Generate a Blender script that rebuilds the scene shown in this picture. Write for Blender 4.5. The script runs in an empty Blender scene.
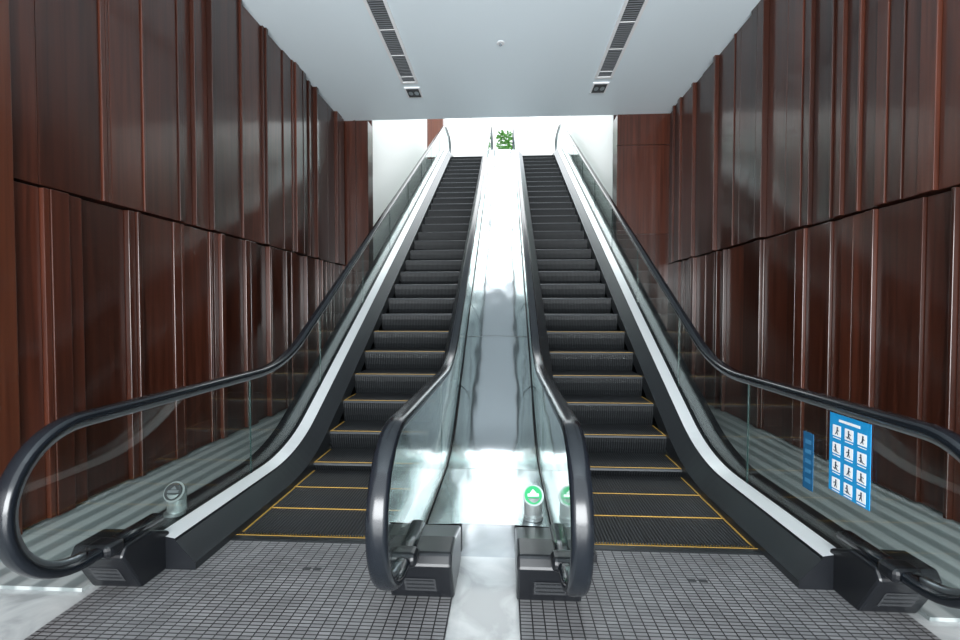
import bpy, math, random
from mathutils import Vector
random.seed(7)
S=bpy.context.scene
COL=S.collection
# ---------------------------------------------------------------- materials
def mat(name,color=(.5,.5,.5),rough=.5,metal=0,coat=0,spec=.5,emit=None,es=1):
    m=bpy.data.materials.new(name); m.use_nodes=True
    b=m.node_tree.nodes['Principled BSDF']
    b.inputs['Base Color'].default_value=(*color,1)
    b.inputs['Roughness'].default_value=rough
    b.inputs['Metallic'].default_value=metal
    b.inputs['Coat Weight'].default_value=coat
    b.inputs['Coat Roughness'].default_value=.12
    b.inputs['Specular IOR Level'].default_value=spec
    if emit:
        b.inputs['Emission Color'].default_value=(*emit,1); b.inputs['Emission Strength'].default_value=es
    return m
def N(m,t,**kw):
    n=m.node_tree.nodes.new(t)
    for k,v in kw.items(): setattr(n,k,v)
    return n
def L(m,a,b): m.node_tree.links.new(a,b)
def B(m): return m.node_tree.nodes['Principled BSDF']
def objco(m,scale=(1,1,1)):
    tc=N(m,'ShaderNodeTexCoord'); mp=N(m,'ShaderNodeMapping'); mp.inputs['Scale'].default_value=scale
    L(m,tc.outputs['Object'],mp.inputs['Vector']); return mp.outputs['Vector']
def ramp(m,stops):
    r=N(m,'ShaderNodeValToRGB'); e=r.color_ramp.elements
    while len(e)<len(stops): e.new(.5)
    for i,(p,c) in enumerate(stops): e[i].position=p; e[i].color=(*c,1)
    return r

def wood(name,c1,c2,rough=.3):
    m=mat(name,c1,rough,coat=.55,spec=.35)
    v=objco(m,(14,14,.5))
    n=N(m,'ShaderNodeTexNoise'); n.inputs['Scale'].default_value=1.6; n.inputs['Detail'].default_value=6; n.inputs['Distortion'].default_value=.6
    L(m,v,n.inputs['Vector'])
    r=ramp(m,[(.3,c1),(.7,c2)]); L(m,n.outputs['Fac'],r.inputs['Fac'])
    g=N(m,'ShaderNodeNewGeometry')
    mr=N(m,'ShaderNodeMapRange'); mr.inputs['To Min'].default_value=.5; mr.inputs['To Max'].default_value=1.4
    L(m,g.outputs['Random Per Island'],mr.inputs['Value'])
    mx=N(m,'ShaderNodeVectorMath',operation='SCALE'); L(m,r.outputs['Color'],mx.inputs[0]); L(m,mr.outputs['Result'],mx.inputs['Scale'])
    L(m,mx.outputs['Vector'],B(m).inputs['Base Color'])
    n3=N(m,'ShaderNodeTexNoise'); n3.inputs['Scale'].default_value=1.0; L(m,objco(m,(3,3,.2)),n3.inputs['Vector'])
    ad=N(m,'ShaderNodeMath',operation='MULTIPLY_ADD'); ad.inputs[1].default_value=.04; L(m,n.outputs['Fac'],ad.inputs[0]); L(m,n3.outputs['Fac'],ad.inputs[2])
    bp=N(m,'ShaderNodeBump'); bp.inputs['Strength'].default_value=.18; bp.inputs['Distance'].default_value=.02
    L(m,ad.outputs[0],bp.inputs['Height']); L(m,bp.outputs['Normal'],B(m).inputs['Normal']); L(m,bp.outputs['Normal'],B(m).inputs['Coat Normal'])
    return m
M_wood=wood('dark_wood',(.028,.0075,.004),(.064,.017,.009),.3)
M_woodred=wood('red_wood',(.085,.022,.010),(.14,.04,.018),.35)
M_gap=mat('joint_black',(.006,.004,.004),.8)

def rib_mat(name,c_hi,c_lo,freq,rough=.45,metal=.5,axis=0,spec=.5):
    m=mat(name,c_hi,rough,metal,spec=spec)
    tc=N(m,'ShaderNodeTexCoord'); sp=N(m,'ShaderNodeSeparateXYZ'); L(m,tc.outputs['Object'],sp.inputs[0])
    mu=N(m,'ShaderNodeMath',operation='MULTIPLY'); mu.inputs[1].default_value=freq*2*math.pi; L(m,sp.outputs[axis],mu.inputs[0])
    si=N(m,'ShaderNodeMath',operation='SINE'); L(m,mu.outputs[0],si.inputs[0])
    mr=N(m,'ShaderNodeMapRange'); mr.inputs['From Min'].default_value=-1; L(m,si.outputs[0],mr.inputs['Value'])
    r=ramp(m,[(.25,c_lo),(.7,c_hi)]); L(m,mr.outputs['Result'],r.inputs['Fac'])
    L(m,r.outputs['Color'],B(m).inputs['Base Color'])
    bp=N(m,'ShaderNodeBump'); bp.inputs['Strength'].default_value=.5; bp.inputs['Distance'].default_value=.006
    L(m,mr.outputs['Result'],bp.inputs['Height']); L(m,bp.outputs['Normal'],B(m).inputs['Normal'])
    return m
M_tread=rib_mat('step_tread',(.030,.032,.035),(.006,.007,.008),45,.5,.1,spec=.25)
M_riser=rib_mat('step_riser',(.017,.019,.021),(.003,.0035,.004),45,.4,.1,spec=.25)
M_nose=mat('step_nosing',(.035,.038,.042),.4,.2,spec=.3)
M_yellow=mat('yellow_line',(.46,.27,.05),.5)
M_black=mat('black_plastic',(.007,.008,.010),.3,spec=.4)
M_rail=mat('rubber_handrail',(.006,.008,.011),.2,spec=.42,coat=.1)
M_skirt=mat('skirt_steel',(.034,.038,.042),.28,.6)
M_alu=mat('deck_aluminium',(.80,.82,.83),.3,.45)
M_track=mat('rail_track',(.30,.33,.35),.3,.9)
M_cream=mat('white_plaster',(.86,.86,.83),.7)
M_ceil=mat('ceiling_paint',(.80,.89,.935),.5)
M_dark=mat('vent_dark',(.03,.032,.035),.5)
M_ventslat=mat('vent_slat',(.14,.15,.16),.5)
M_white=mat('white_paint',(.85,.86,.87),.4)
def steelmat():
    m=mat('polished_steel',(.62,.66,.685),.15,1)
    n=N(m,'ShaderNodeTexNoise'); n.inputs['Scale'].default_value=2.4; n.inputs['Detail'].default_value=.5
    L(m,objco(m,(2.4,.8,.8)),n.inputs['Vector'])
    bp=N(m,'ShaderNodeBump'); bp.inputs['Strength'].default_value=.24; bp.inputs['Distance'].default_value=.06
    L(m,n.outputs['Fac'],bp.inputs['Height']); L(m,bp.outputs['Normal'],B(m).inputs['Normal'])
    return m
M_steel=steelmat()
def glassmat(name,tint):
    m=bpy.data.materials.new(name); m.use_nodes=True; nt=m.node_tree; nt.nodes.clear()
    o=N(m,'ShaderNodeOutputMaterial'); mx=N(m,'ShaderNodeMixShader'); t=N(m,'ShaderNodeBsdfTransparent'); gl=N(m,'ShaderNodeBsdfGlossy')
    t.inputs['Color'].default_value=(*tint,1); gl.inputs['Roughness'].default_value=.01; gl.inputs['Color'].default_value=(.95,1,.985,1)
    ge=N(m,'ShaderNodeNewGeometry'); d=N(m,'ShaderNodeVectorMath',operation='DOT_PRODUCT')
    L(m,ge.outputs['Incoming'],d.inputs[0]); L(m,ge.outputs['Normal'],d.inputs[1])
    a=N(m,'ShaderNodeMath',operation='ABSOLUTE'); L(m,d.outputs['Value'],a.inputs[0])
    s=N(m,'ShaderNodeMath',operation='SUBTRACT'); s.inputs[0].default_value=1; L(m,a.outputs[0],s.inputs[1])
    p=N(m,'ShaderNodeMath',operation='POWER'); p.inputs[1].default_value=5; L(m,s.outputs[0],p.inputs[0])
    ma=N(m,'ShaderNodeMath',operation='MULTIPLY_ADD'); ma.inputs[1].default_value=.93; ma.inputs[2].default_value=.045; L(m,p.outputs[0],ma.inputs[0])
    L(m,ma.outputs[0],mx.inputs[0]); L(m,t.outputs[0],mx.inputs[1]); L(m,gl.outputs[0],mx.inputs[2]); L(m,mx.outputs[0],o.inputs[0])
    return m
M_glass=glassmat('balustrade_glass',(.89,.93,.92))
M_glassedge=mat('glass_edge',(.02,.045,.042),.25)
def marble():
    m=mat('floor_marble',(.7,.72,.72),.18)
    n=N(m,'ShaderNodeTexNoise'); n.inputs['Scale'].default_value=2.5; n.inputs['Detail'].default_value=8; n.inputs['Distortion'].default_value=2
    L(m,objco(m),n.inputs['Vector'])
    r=ramp(m,[(.35,(.30,.315,.315)),(.5,(.43,.445,.445)),(.7,(.54,.55,.54))]); L(m,n.outputs['Fac'],r.inputs['Fac'])
    L(m,r.outputs['Color'],B(m).inputs['Base Color']); return m
M_marble=marble()
def matgrid():
    m=mat('landing_plate_grid',(.1,.1,.11),.4,.3)
    v=objco(m)
    b=N(m,'ShaderNodeTexBrick'); b.offset=0; b.squash=1
    b.inputs['Scale'].default_value=1; b.inputs['Brick Width'].default_value=.058; b.inputs['Row Height'].default_value=.024
    b.inputs['Mortar Size'].default_value=.0036; b.inputs['Mortar Smooth'].default_value=.2
    b.inputs['Color1'].default_value=(.21,.21,.215,1); b.inputs['Color2'].default_value=(.28,.28,.285,1); b.inputs['Mortar'].default_value=(.028,.028,.03,1)
    L(m,v,b.inputs['Vector'])
    n=N(m,'ShaderNodeTexNoise'); n.inputs['Scale'].default_value=3; n.inputs['Detail'].default_value=5; L(m,v,n.inputs['Vector'])
    mr=N(m,'ShaderNodeMapRange'); mr.inputs['To Min'].default_value=.6; mr.inputs['To Max'].default_value=1.35; L(m,n.outputs['Fac'],mr.inputs['Value'])
    sc=N(m,'ShaderNodeVectorMath',operation='SCALE'); L(m,b.outputs['Color'],sc.inputs[0]); L(m,mr.outputs['Result'],sc.inputs['Scale'])
    L(m,sc.outputs['Vector'],B(m).inputs['Base Color'])
    bp=N(m,'ShaderNodeBump'); bp.inputs['Strength'].default_value=.4; bp.inputs['Distance'].default_value=.004; bp.invert=True
    L(m,b.outputs['Fac'],bp.inputs['Height']); L(m,bp.outputs['Normal'],B(m).inputs['Normal'])
    return m
M_grid=matgrid()
M_stripe=rib_mat('ribbed_side_floor',(.40,.43,.425),(.20,.23,.23),6,.3,.2,axis=0)
M_blue=mat('sign_blue',(.01,.26,.56),.4); M_blue2=mat('patch_blue',(.01,.09,.20),.4)
M_ink=mat('sign_ink',(.02,.05,.09),.5)
M_green=mat('signal_green',(.01,.30,.10),.35,emit=(.02,.6,.2),es=.06)
M_leaf=mat('leaf',(.10,.30,.05),.5); M_pot=mat('pot_ceramic',(.6,.6,.58),.4)
M_soil=mat('soil',(.03,.02,.01),.9)

# ---------------------------------------------------------------- mesh helpers
def mk(name,verts,faces,mats,idx=None,parent=None,smooth=False):
    me=bpy.data.meshes.new(name); me.from_pydata(verts,[],faces)
    for m in (mats if isinstance(mats,(list,tuple)) else [mats]): me.materials.append(m)
    if idx:
        for p,i in zip(me.polygons,idx): p.material_index=i
    if smooth:
        for p in me.polygons: p.use_smooth=True
    me.update(); o=bpy.data.objects.new(name,me); COL.objects.link(o)
    if parent: o.parent=parent
    return o
class MB:
    def __init__(s): s.v=[];s.f=[];s.i=[]
    def box(s,x0,x1,y0,y1,z0,z1,mi=0):
        b=len(s.v)
        s.v+=[(x0,y0,z0),(x1,y0,z0),(x1,y1,z0),(x0,y1,z0),(x0,y0,z1),(x1,y0,z1),(x1,y1,z1),(x0,y1,z1)]
        for q in [(0,3,2,1),(4,5,6,7),(0,1,5,4),(1,2,6,5),(2,3,7,6),(3,0,4,7)]:
            s.f.append(tuple(b+k for k in q)); s.i.append(mi)
    def quad(s,a,b_,c,d,mi=0):
        b=len(s.v); s.v+=[a,b_,c,d]; s.f.append((b,b+1,b+2,b+3)); s.i.append(mi)
    def poly(s,pts,mi=0):
        b=len(s.v); s.v+=pts; s.f.append(tuple(range(b,b+len(pts)))); s.i.append(mi)
    def prism(s,prof,x0,x1,mi=0): # prof in (y,z)
        b=len(s.v); n=len(prof)
        s.v+=[(x0,y,z) for y,z in prof]+[(x1,y,z) for y,z in prof]
        s.f.append(tuple(b+k for k in range(n))); s.f.append(tuple(b+n+k for k in reversed(range(n)))); s.i+=[mi,mi]
        for k in range(n):
            k2=(k+1)%n; s.f.append((b+k,b+n+k,b+n+k2,b+k2)); s.i.append(mi)
    def obj(s,name,mats,parent=None,smooth=False): return mk(name,s.v,s.f,mats,s.i,parent,smooth)
def bevel(o,w,seg=2):
    m=o.modifiers.new('bevel','BEVEL'); m.width=w; m.segments=seg; m.limit_method='ANGLE'
def empty(name,loc=(0,0,0)):
    e=bpy.data.objects.new(name,None); e.location=loc; e.empty_display_size=.2; COL.objects.link(e); return e
def fixn(o):
    import bmesh
    bm=bmesh.new(); bm.from_mesh(o.data); bmesh.ops.recalc_face_normals(bm,faces=bm.faces); bm.to_mesh(o.data); bm.free()

# ---------------------------------------------------------------- escalator profile
T30=math.tan(math.radians(30)); YI=4.1; ZT=6.6; YT=YI+ZT/T30; Y0=2.95
def g(d,R=1.7):
    T=R*math.tan(math.radians(15))
    if d<=-T: return 0
    if d>=T*math.cos(math.radians(30)): return d*T30
    return R-math.sqrt(R*R-(d+T)**2)
def zn(y):
    return g(y-YI) if y<10 else ZT-g(YT-y)
def ys(a,b):
    out=[a]; y=a
    while y<b-1e-6:
        st=.08 if (y<5.2 or y>14.6) else .6
        y=min(b,y+st); out.append(y)
    return out
def sweep(mb,prof,a,b,mi_list):  # open profile [(x,h)]
    Y=ys(a,b); n=len(prof); base=len(mb.v)
    for y in Y:
        for x,h in prof: mb.v.append((x,y,zn(y)+h))
    for j in range(len(Y)-1):
        for k in range(n-1):
            p=base+j*n+k; mb.f.append((p,p+1,p+n+1,p+n)); mb.i.append(mi_list[k])
YE=16.6
RC=(2.08,.635); RR=.345
def railpath():
    P=[(2.55,RC[1]-RR+.0)]
    P.append((2.3,RC[1]-RR))
    for k in range(0,25):
        a=-math.pi/2-math.pi*k/24
        P.append((RC[0]+RR*math.cos(a),RC[1]+RR*math.sin(a)))
    for y in ys(RC[0],YE)[1:]: P.append((y,zn(y)+RC[1]+RR))
    for k in range(1,25):
        a=math.pi/2-math.pi*k/24
        P.append((YE+RR*math.cos(a),ZT+RC[1]+RR*math.sin(a)))
    P.append((YE-.3,ZT+RC[1]-RR))
    return P
def tube(name,path,x0,sec,m,parent):
    v=[];f=[];n=len(sec)
    for i,(y,z) in enumerate(path):
        a=path[max(0,i-1)]; b=path[min(len(path)-1,i+1)]
        t=Vector((b[0]-a[0],b[1]-a[1])).normalized(); nn=Vector((-t.y,t.x))
        for dx,dn in sec: v.append((x0+dx,y+nn.x*dn,z+nn.y*dn))
    for i in range(len(path)-1):
        for k in range(n):
            k2=(k+1)%n; f.append((i*n+k,i*n+k2,(i+1)*n+k2,(i+1)*n+k))
    f.append(tuple(range(n))); f.append(tuple((len(path)-1)*n+k for k in range(n)))
    o=mk(name,v,f,m,parent=parent,smooth=True); fixn(o); return o
def oval(w,h,n=16,p=2.6):
    o=[]
    for k in range(n):
        a=2*math.pi*k/n; c,s=math.cos(a),math.sin(a)
        o.append((w*math.copysign(abs(c)**(2/p),c),h*math.copysign(abs(s)**(2/p),s)))
    return o

def balustrade(par,s,sg,inner,tag):
    """s: signed x of step edge, sg: direction (+1/-1) outward from steps"""
    X=lambda d:s+sg*d
    mb=MB(); ys0=2.72 if inner else 2.52
    mb2=[(X(-.004),-.12),(X(.0),.05),(X(.02),.07),(X(.115),.17),(X(.12),.185),(X(.225),.205),(X(.23),.19),(X(.26),.19)]
    ml=[0,0,0,2,1,2,2]
    if not inner:
        mb2+=[(X(.30),.20),(X(.45),.19),(X(.46),.15)]; ml+=[2,2,2]
    sweep(mb,mb2,ys0,YE+.3,ml)
    pts=[(x,ys0,h) for x,h in mb2]+[(mb2[-1][0],ys0,0)]+[(X(0),ys0,0)]
    mb.poly(pts[1:],2)
    o=mb.obj('deck_and_skirt_'+tag,[M_skirt,M_alu,M_black],par); fixn(o)
    # newel base
    nb=MB()
    a,b=(X(.15),X(.48)) if inner else (X(.175),X(.46))
    nb.prism([(2.25,.29),(2.22,.235),(2.35,.0),(2.72,0),(2.72,.21),(2.42,.29)] if inner else [(2.25,.28),(2.22,.23),(2.35,.0),(2.56,0),(2.56,.212),(2.42,.28)],min(a,b),max(a,b))
    o=nb.obj('newel_base_'+tag,[M_black],par); fixn(o); bevel(o,.014)
    c=MB(); xg=X(.25)
    c.box(xg-.07,xg+.07,2.15,2.26,.255,.328)
    o=c.obj('handrail_inlet_'+tag,[M_black],par); bevel(o,.028,3)
    # recessed inspection grille in newel face
    c=MB(); xm=(a+b)/2
    pr=lambda t:(2.22+.13*t-.004,.235-.235*t)
    (y1,z1),(y2,z2)=pr(.35),pr(.75)
    c.quad((xm-.08,y1,z1),(xm+.08,y1,z1),(xm+.08,y2,z2),(xm-.08,y2,z2),0)
    for q in range(3):
        (y1,z1),(y2,z2)=pr(.40+.12*q),pr(.43+.12*q)
        c.quad((xm-.07,y1-.003,z1),(xm+.07,y1-.003,z1),(xm+.07,y2-.003,z2),(xm-.07,y2-.003,z2),1)
    c.obj('newel_vent_'+tag,[M_dark,M_skirt],par)
    # glass
    R=RR-.03
    def lohi(y):
        if y<RC[0]:
            d=math.sqrt(max(0,R*R-(y-RC[0])**2)); lo=RC[1]-d; hi=RC[1]+d
        elif y>YE:
            d=math.sqrt(max(0,R*R-(y-YE)**2)); lo=RC[1]-d; hi=RC[1]+d
            return ZT+lo,ZT+hi
        else:
            hi=RC[1]+R; lo=RC[1]-R if y<2.3 else .19
            if y>YE-.2: lo=RC[1]-R
        return zn(y)+lo,zn(y)+hi
    gl=MB()
    joints=[RC[0]-R,3.55,4.95]+[4.95+1.55*k for k in range(1,7)]+[15.8,YE+R]
    for j in range(len(joints)-1):
        a0,b0=joints[j]+(.003 if j else 0.0005),joints[j+1]-(.003 if j<len(joints)-2 else .0005)
        n=max(4,int((b0-a0)/.06)); Y=[a0+(b0-a0)*(.5-.5*math.cos(math.pi*k/n)) for k in range(n+1)]
        base=len(gl.v)
        for y in Y:
            lo,hi=lohi(y)
            for x in (xg-.005,xg+.005): gl.v+= [(x,y,lo),(x,y,hi)]
        for k in range(n):
            p=base+4*k
            gl.f+=[(p,p+4,p+5,p+1),(p+2,p+3,p+7,p+6)]; gl.i+=[0,0]
        for p in (base,base+4*n): gl.f.append((p,p+1,p+3,p+2)); gl.i.append(1)
    gl.obj('glass_panels_'+tag,[M_glass,M_glassedge],par)
    P=railpath()
    tube('handrail_'+tag,P,xg,oval(.044,.026),M_rail,par)
    tube('handrail_track_'+tag,P[2:-1],xg,[(-.018,-.045),(.018,-.045),(.018,-.01),(-.018,-.01)],M_track,par)

def escalator(name,xc):
    par=empty(name,(0,0,0))
    hw=.51; x0,x1=xc-hw,xc+hw
    st=MB(); ylines=MB()
    n=int((YT+.2-Y0)/.4)+1
    for k in range(n):
        y=Y0+.4*k; z=zn(y) if y<YT+.5 else ZT; zp=zn(y-.4) if k else z-.01
        r=z-zp
        pts=[(y+.012,z),(y,z-.012)]
        if r>.02:
            pts=[(y+.022,z),(y+.006,z-.006),(y,z-.022),(y+.004,z-.35*r),(y+.02,z-.7*r),(y+.05,zp-.01)]
        for q,((ya,za),(yb,zb)) in enumerate(zip(pts[:-1],pts[1:])):
            st.quad((x0,ya,za),(x0,yb,zb),(x1,yb,zb),(x1,ya,za),(2 if q<2 else 1) if r>.02 else 0)
        ye=y+.4+.05
        st.quad((x0,pts[0][0],z),(x1,pts[0][0],z),(x1,ye,z-(.0005 if r<.02 else 0)),(x0,ye,z-(.0005 if r<.02 else 0)),0)
        if k<9:
            wl=.010 if k<4 else .005
            ylines.box(x0,x1,pts[0][0]-.003,pts[0][0]-.003+wl,z,z+.003)
            if k<6:
                for xa in (x0+.004,x1-.014): ylines.box(xa,xa+.010,y+.01,y+.40,z,z+.003)
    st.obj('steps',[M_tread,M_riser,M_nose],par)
    ylines.obj('step_safety_lines',[M_yellow],par)
    cb=MB(); cb.box(x0,x1,2.865,Y0-.03,-.03,.012)
    cb.box(x0,x1,Y0-.03,Y0-.02,-.03,.0125,1)
    t=x0+.01
    while t<x1-.01:
        cb.box(t,t+.008,Y0-.02,Y0+.02,.001,.010,0); t+=.0182
    cb.obj('comb_plate',[M_skirt,M_yellow],par)
    tr=MB(); a,b=xc-hw-(.46 if xc<0 else .26),xc+hw+(.46 if xc>0 else .26)
    Y=ys(2.70,YE+.3); base=len(tr.v)
    for y in Y:
        zt=zn(y)+.15; zb=max(0.0,zn(y)-.95)
        tr.v+=[(a,y,zt),(a,y,zb),(b,y,zb),(b,y,zt)]
    for j in range(len(Y)-1):
        p=base+4*j
        tr.f+=[(p,p+4,p+5,p+1),(p+2,p+6,p+7,p+3)]; tr.i+=[0,0]
        if Y[j]>5.2: tr.f.append((p+1,p+5,p+6,p+2)); tr.i.append(0)
    tr.obj('truss_cladding',[M_skirt],par)
    balustrade(par,x0,-1,xc>0,'left')
    balustrade(par,x1,1,xc<0,'right')
    return par
escalator('escalator',-1.15); escalator('escalator',1.15)

# centre cladding between escalators
cc=MB()
prof=[(-.383,.18),(-.36,.192),(-.15,.2),(0,.203),(.15,.2),(.36,.192),(.383,.18)]
js=[2.76,3.72,5.75,8.2,10.7,13.2,YE+.3]
for a,b in zip(js[:-1],js[1:]): sweep(cc,prof,a,b-.006 if b<16 else b,[0]*6)
cc.poly([(x,2.76,h) for x,h in prof]+[(.383,2.76,0),(-.383,2.76,0)])
o=cc.obj('centre_steel_cladding',[M_steel],smooth=True)
em=o.modifiers.new('e','EDGE_SPLIT'); em.split_angle=math.radians(40)

# ---------------------------------------------------------------- floor
f=MB(); f.box(-3.6,3.6,-5,2.86,-.3,0)
f.box(-3.6,-2.05,2.86,15.9,-.3,0); f.box(2.05,3.6,2.86,15.9,-.3,0); f.box(-2.05,2.05,4.9,15.9,-.3,0); f.box(-2.05,2.05,2.86,4.9,-.5,-.3)
f.box(-.6,.6,2.86,4.9,-.3,0)
f.obj('floor',[M_marble])
for xa,xb in ((-2.06,-.17),(.17,2.06)):
    f=MB(); f.box(xa,xb,.3,2.72,.0005,.008)
    xi=(xa,-.40) if xa<0 else (.40,xb)
    f.box(xi[0],xi[1],2.72,2.86,.0005,.008); o=f.obj('landing_plate',[M_grid])
for xc in (-1.0,1.15):
    f=MB()
    for dx in (-.03,.03): f.box(xc+dx-.022,xc+dx+.022,2.55,2.575,.0085,.011)
    f.obj('plate_lock_cover',[M_dark])
for xa,xb in ((-3.05,-2.13),(2.13,3.14)):
    f=MB(); f.box(xa,xb,2.3,9.1,.0005,.02); f.obj('side_floor_grating',[M_stripe])

# ---------------------------------------------------------------- walls with boards
SE=2.34; CZ=5.2; YB=9.15
def boards(mb,sx,W,y0,y1,z0,z1,base,seed):
    rnd=random.Random(seed); y=y0
    def bx(ya,yb,d):
        xa=sx*(W+.12); xb=sx*(W-d-base)
        mb.box(min(xa,xb),max(xa,xb),ya,yb-.004,z0,z1,0)
    while y<y1-.02:
        w=rnd.choice([.15,.20,.26,.33,.42,.5]); yb=min(y1,y+w); bx(y,yb,rnd.choice([0,.012,.03])); y=yb
        for q in range(rnd.choice([0,1,1,2,3,4])):
            if y>=y1-.02: break
            w=rnd.choice([.03,.045,.07,.11,.14]); yb=min(y1,y+w); bx(y,yb,rnd.choice([.03,.045,.06,.07])); y=yb
for sx,nm,sd,W in ((-1,'wall_left',3,3.14),(1,'wall_right',11,3.25)):
    w=MB()
    xa,xb=sorted((sx*(W+.08),sx*3.6)); w.box(xa,xb,-1.5,15.9,0,CZ,1)
    boards(w,sx,W,2.86 if sx<0 else 2.4,YB,0.02,SE-.01,0,sd)
    boards(w,sx,W,2.86 if sx<0 else 2.4,YB,SE+.01,CZ-.002,.02,sd+1)
    if sx<0:
        w.box(-3.3,-3.06,2.3,2.85,0.0,CZ-.002,2)
        w.box(-3.3,-3.12,-1.5,2.3,0.0,CZ-.002,0)
    else:
        w.box(3.2,3.34,-1.5,2.4,0.0,CZ-.002,0)
    o=w.obj(nm,[M_wood,M_gap,M_woodred]); bevel(o,.004,2)
w=MB(); w.box(-3.3,-2.62,YB+.02,YB+.3,0,CZ-.0,0); w.box(-2.90,-2.86,YB-.02,YB+.02,0,CZ,0)
w.box(-3.3,-2.62,YB+.3,YB+.35,0,8,0)
w.obj('wall_return_left',[M_wood])
w=MB(); w.box(2.24,3.3,YB+.02,YB+.3,0,CZ,0)
w.box(2.24,3.3,YB-.02,YB+.02,0,2.9,0); w.box(2.24,3.3,YB-.02,YB+.02,2.92,4.6,0); w.box(2.24,3.3,YB-.02,YB+.02,4.62,CZ-.002,0)
w.box(2.24,3.3,YB+.3,YB+.35,0,8,0)
w.obj('wall_return_right',[M_wood])
w=MB(); w.box(-3.0,-2.62,YB+.36,16.2,0,10.5); w.obj('wall_stairwell_left',[M_cream])
w=MB(); w.box(2.24,3.0,YB+.36,15.6,0,10.5); w.obj('wall_stairwell_right',[M_cream])
w=MB(); w.box(-2.6,2.22,15.75,15.95,0,5.5); w.obj('wall_back',[M_cream])
w=MB(); w.box(-9,-2.2,15.96,26,6.3,6.6); w.box(-2.2,9,16.95,26,6.3,6.59); w.obj('floor_upper',[M_marble])
w=MB(); w.box(-9,9,26,26.3,6.3,12); w.box(-9,9,25.9,26.0,8.9,9.1)
for xx in (-1.9,-.3,1.3,2.9): w.box(xx,xx+.12,25.9,26.0,9.1,12)
w.obj('wall_upper_back',[M_cream])
w=MB(); w.box(-2.95,-2.25,17.6,18.1,6.6,11); w.obj('wood_column',[M_woodred])

# ---------------------------------------------------------------- ceiling
c=MB()
c.box(-3.6,3.6,-1.5,YB,CZ,CZ+.35)
c.obj('ceiling',[M_ceil])
for xc in (-1.47,1.67):
    par=empty('ceiling_linear_diffuser')
    v=MB(); w=.10; fr=.04; ya,yb=3.0,7.62
    v.box(xc-w-fr,xc-w,ya,yb,CZ-.02,CZ,0); v.box(xc+w,xc+w+fr,ya,yb,CZ-.02,CZ,0)
    v.box(xc-w-fr,xc+w+fr,yb,yb+.05,CZ-.02,CZ,0)
    v.box(xc-w,xc+w,ya,yb,CZ-.004,CZ,1)
    y=ya
    while y<yb: v.box(xc-w,xc+w,y,y+.012,CZ-.012,CZ-.004,0 if int((y-ya)/.045)%14==0 else 2); y+=.045
    o=v.obj('grille',[M_white,M_dark,M_ventslat],par)
    par=empty('recessed_downlight')
    v=MB(); v.box(xc-.13,xc+.13,7.82,8.18,CZ-.02,CZ,0); v.box(xc-.105,xc+.105,7.85,8.15,CZ-.024,CZ-.02,1)
    for q in (-.05,.05):
        pts=[(xc+q+.038*math.cos(a*math.pi/8),8.0+.07*math.sin(a*math.pi/8),CZ-.026) for a in range(16)]
        v.poly(pts[::-1],2)
    v.obj('lamp_housing',[M_white,M_dark,M_track],par)
def cyl(name,r,h,m,loc,parent=None,r2=None,n=32,rot=(0,0,0)):
    r2=r if r2 is None else r2
    v=[(r*math.cos(2*math.pi*k/n),r*math.sin(2*math.pi*k/n),0) for k in range(n)]+[(r2*math.cos(2*math.pi*k/n),r2*math.sin(2*math.pi*k/n),h) for k in range(n)]
    f=[tuple(reversed(range(n))),tuple(range(n,2*n))]+[(k,(k+1)%n,n+(k+1)%n,n+k) for k in range(n)]
    o=mk(name,v,f,m,parent=parent); o.location=loc; o.rotation_euler=rot
    return o
par=empty('ceiling_sprinkler')
cyl('escutcheon',.055,.008,M_white,(.03,6.6,CZ-.008),par); cyl('head',.014,.025,M_track,(.03,6.6,CZ-.033),par); cyl('deflector',.022,.003,M_track,(.03,6.6,CZ-.036),par)

# ---------------------------------------------------------------- safety sign on right outer glass
par=empty('safety_sign')
X=1.91-.0075
v=MB(); ya,yb,za,zb=2.375,2.665,.495,.925
v.box(X-.003,X,ya,yb,za,zb,0)
def icon(yc,zc,s,kind):
    v.box(X-.004,X-.003,yc-s,yc+s,zc-s,zc+s,1)
    xx=X-.0046
    def disc(y,z,r): v.poly([(xx,y-r*math.cos(a*math.pi/5),z+r*math.sin(a*math.pi/5)) for a in range(10)],2)
    def q(y0,z0,y1,z1,w):
        d=Vector((y1-y0,z1-z0)).normalized(); n_=Vector((-d.y,d.x))*w
        v.poly([(xx,y0+n_.x,z0+n_.y),(xx,y1+n_.x,z1+n_.y),(xx,y1-n_.x,z1-n_.y),(xx,y0-n_.x,z0-n_.y)],2)
    k=kind%4; o=(-.2+.13*k)*s
    disc(yc+o,zc+s*.55,s*.2); q(yc+o,zc+s*.35,yc+o*.5,zc-s*.15,s*.17)
    q(yc+o*.5,zc-s*.1,yc-s*.3,zc-s*.7,s*.1); q(yc+o*.5,zc-s*.1,yc+s*.3,zc-s*.7,s*.1); q(yc+o,zc+s*.25,yc+s*.55*(1 if k%2 else -1),zc+.0,s*.08)
    if k>1: q(yc-s*.7,zc-s*.7,yc+s*.7,zc-s*.45,s*.07)
for r in range(4):
    for cidx in range(3):
        yc=yb-.055-cidx*.09; zc=zb-.092-r*.096
        icon(yc,zc,.030,r*3+cidx*2)
        v.box(X-.004,X-.003,yc-.028,yc+.028,zc-.043,zc-.038,1)
v.box(X-.004,X-.003,ya+.07,yb-.07,zb-.04,zb-.026,1)
v.obj('sign_panel',[M_blue,M_white,M_ink],par)
par=empty('blue_glass_patch')  # thin dark blue patch with lighter bars on the glass
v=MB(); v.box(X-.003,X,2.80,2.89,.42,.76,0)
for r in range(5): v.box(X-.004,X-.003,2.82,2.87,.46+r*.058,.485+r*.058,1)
v.obj('patch',[M_blue2,mat('patch_bars',(.04,.18,.34),.5)],par)

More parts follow.
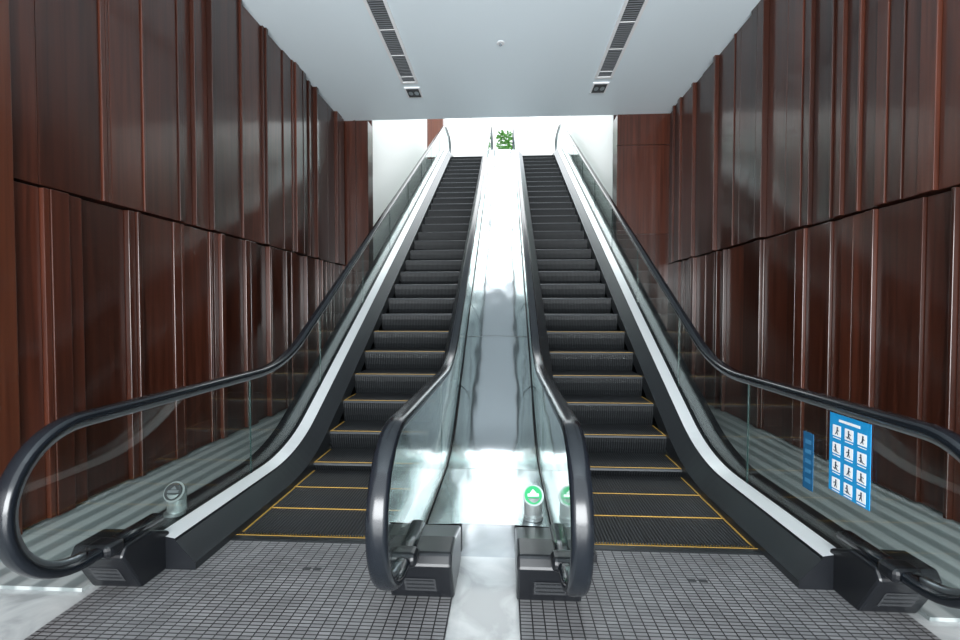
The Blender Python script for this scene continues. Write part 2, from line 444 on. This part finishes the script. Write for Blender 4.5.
# ---------------------------------------------------------------- direction indicators
M_body=mat('brushed_body',(.42,.46,.46),.3,.6)
def indicator(x,y,green,z=.2):
    par=empty('escalator_direction_indicator',(x,y,z))
    tilt=(math.radians(58),0,math.radians(4))
    cyl('base',.06,.02,M_body,(0,0,0),par)
    cyl('body',.055,.12,M_body,(0,.02,.015),par)
    cyl('lens_ring',.064,.03,M_body,(0,.02,.13),par,rot=tilt)
    cyl('lens',.054,.004,M_green if green else M_dark,(-.001,-.008,.147),par,rot=tilt)
    a=MB()
    a.box(-.034,.034,-.008,.008,.0045,.006)
    a.poly([(-.02,.012,.0055),(.02,.012,.0055),(0,.034,.0055)]); a.box(-.02,.02,-.03,-.02,.0045,.006)
    o=a.obj('symbol',[M_white if green else M_ventslat],par); o.location=(-.001,-.008,.147); o.rotation_euler=tilt
    return par
indicator(.275,2.86,True,.198); indicator(-1.985,2.80,False,.195)

# ---------------------------------------------------------------- potted plant at top
par=empty('potted_plant',(.08,19,6.59))
cyl('pot',.2,.45,M_pot,(0,0,0),par,r2=.28); cyl('soil',.26,.02,M_soil,(0,0,.44),par); cyl('stem',.03,1.1,M_soil,(0,0,.45),par,r2=.015)
lv=MB(); rnd=random.Random(5)
for k in range(260):
    a=rnd.uniform(0,6.28); h=rnd.uniform(.8,1.95); r=rnd.uniform(.02,.24); ln=rnd.uniform(.14,.26); up=rnd.uniform(-.3,.8)
    p=Vector((r*math.cos(a),r*math.sin(a),h)); d=Vector((math.cos(a),math.sin(a),up)).normalized(); s=d.cross(Vector((0,0,1))).normalized()*ln*.3
    m1=p+d*ln*.5+Vector((0,0,.03)); e=p+d*ln-Vector((0,0,.04))
    lv.poly([tuple(p),tuple(m1+s),tuple(e)]); lv.poly([tuple(p),tuple(e),tuple(m1-s)])
lv.obj('leaves',[M_leaf],par)

# ---------------------------------------------------------------- light
w=bpy.data.worlds.new('world'); S.world=w; w.use_nodes=True
bg=w.node_tree.nodes['Background']; bg.inputs['Color'].default_value=(.88,.95,1.0,1); bg.inputs['Strength'].default_value=2.7
def area(name,loc,rot,sx,sy,p,col=(1,1,1)):
    l=bpy.data.lights.new(name,'AREA'); l.shape='RECTANGLE'; l.size=sx; l.size_y=sy; l.energy=p; l.color=col
    o=bpy.data.objects.new(name,l); o.location=loc; o.rotation_euler=rot; COL.objects.link(o); return o
area('skylight',(0,17,11.5),(0,0,0),5,9,300,(1,.99,.97))
area('ceiling_fill',(0,-4.5,1.6),(math.radians(108),0,0),6.5,3.0,1500,(.95,.98,1))  # added unseen fill behind the camera, tilted up to brighten the ceiling

# ---------------------------------------------------------------- camera
cam=bpy.data.cameras.new('camera'); co=bpy.data.objects.new('camera',cam); COL.objects.link(co)
cam.sensor_width=36; cam.lens=465/960*36; cam.clip_start=.02
co.location=(.1,0,1.5); co.rotation_euler=(math.radians(90-1.5),0,math.radians(3.1))
S.camera=co
S.view_settings.view_transform='Standard'
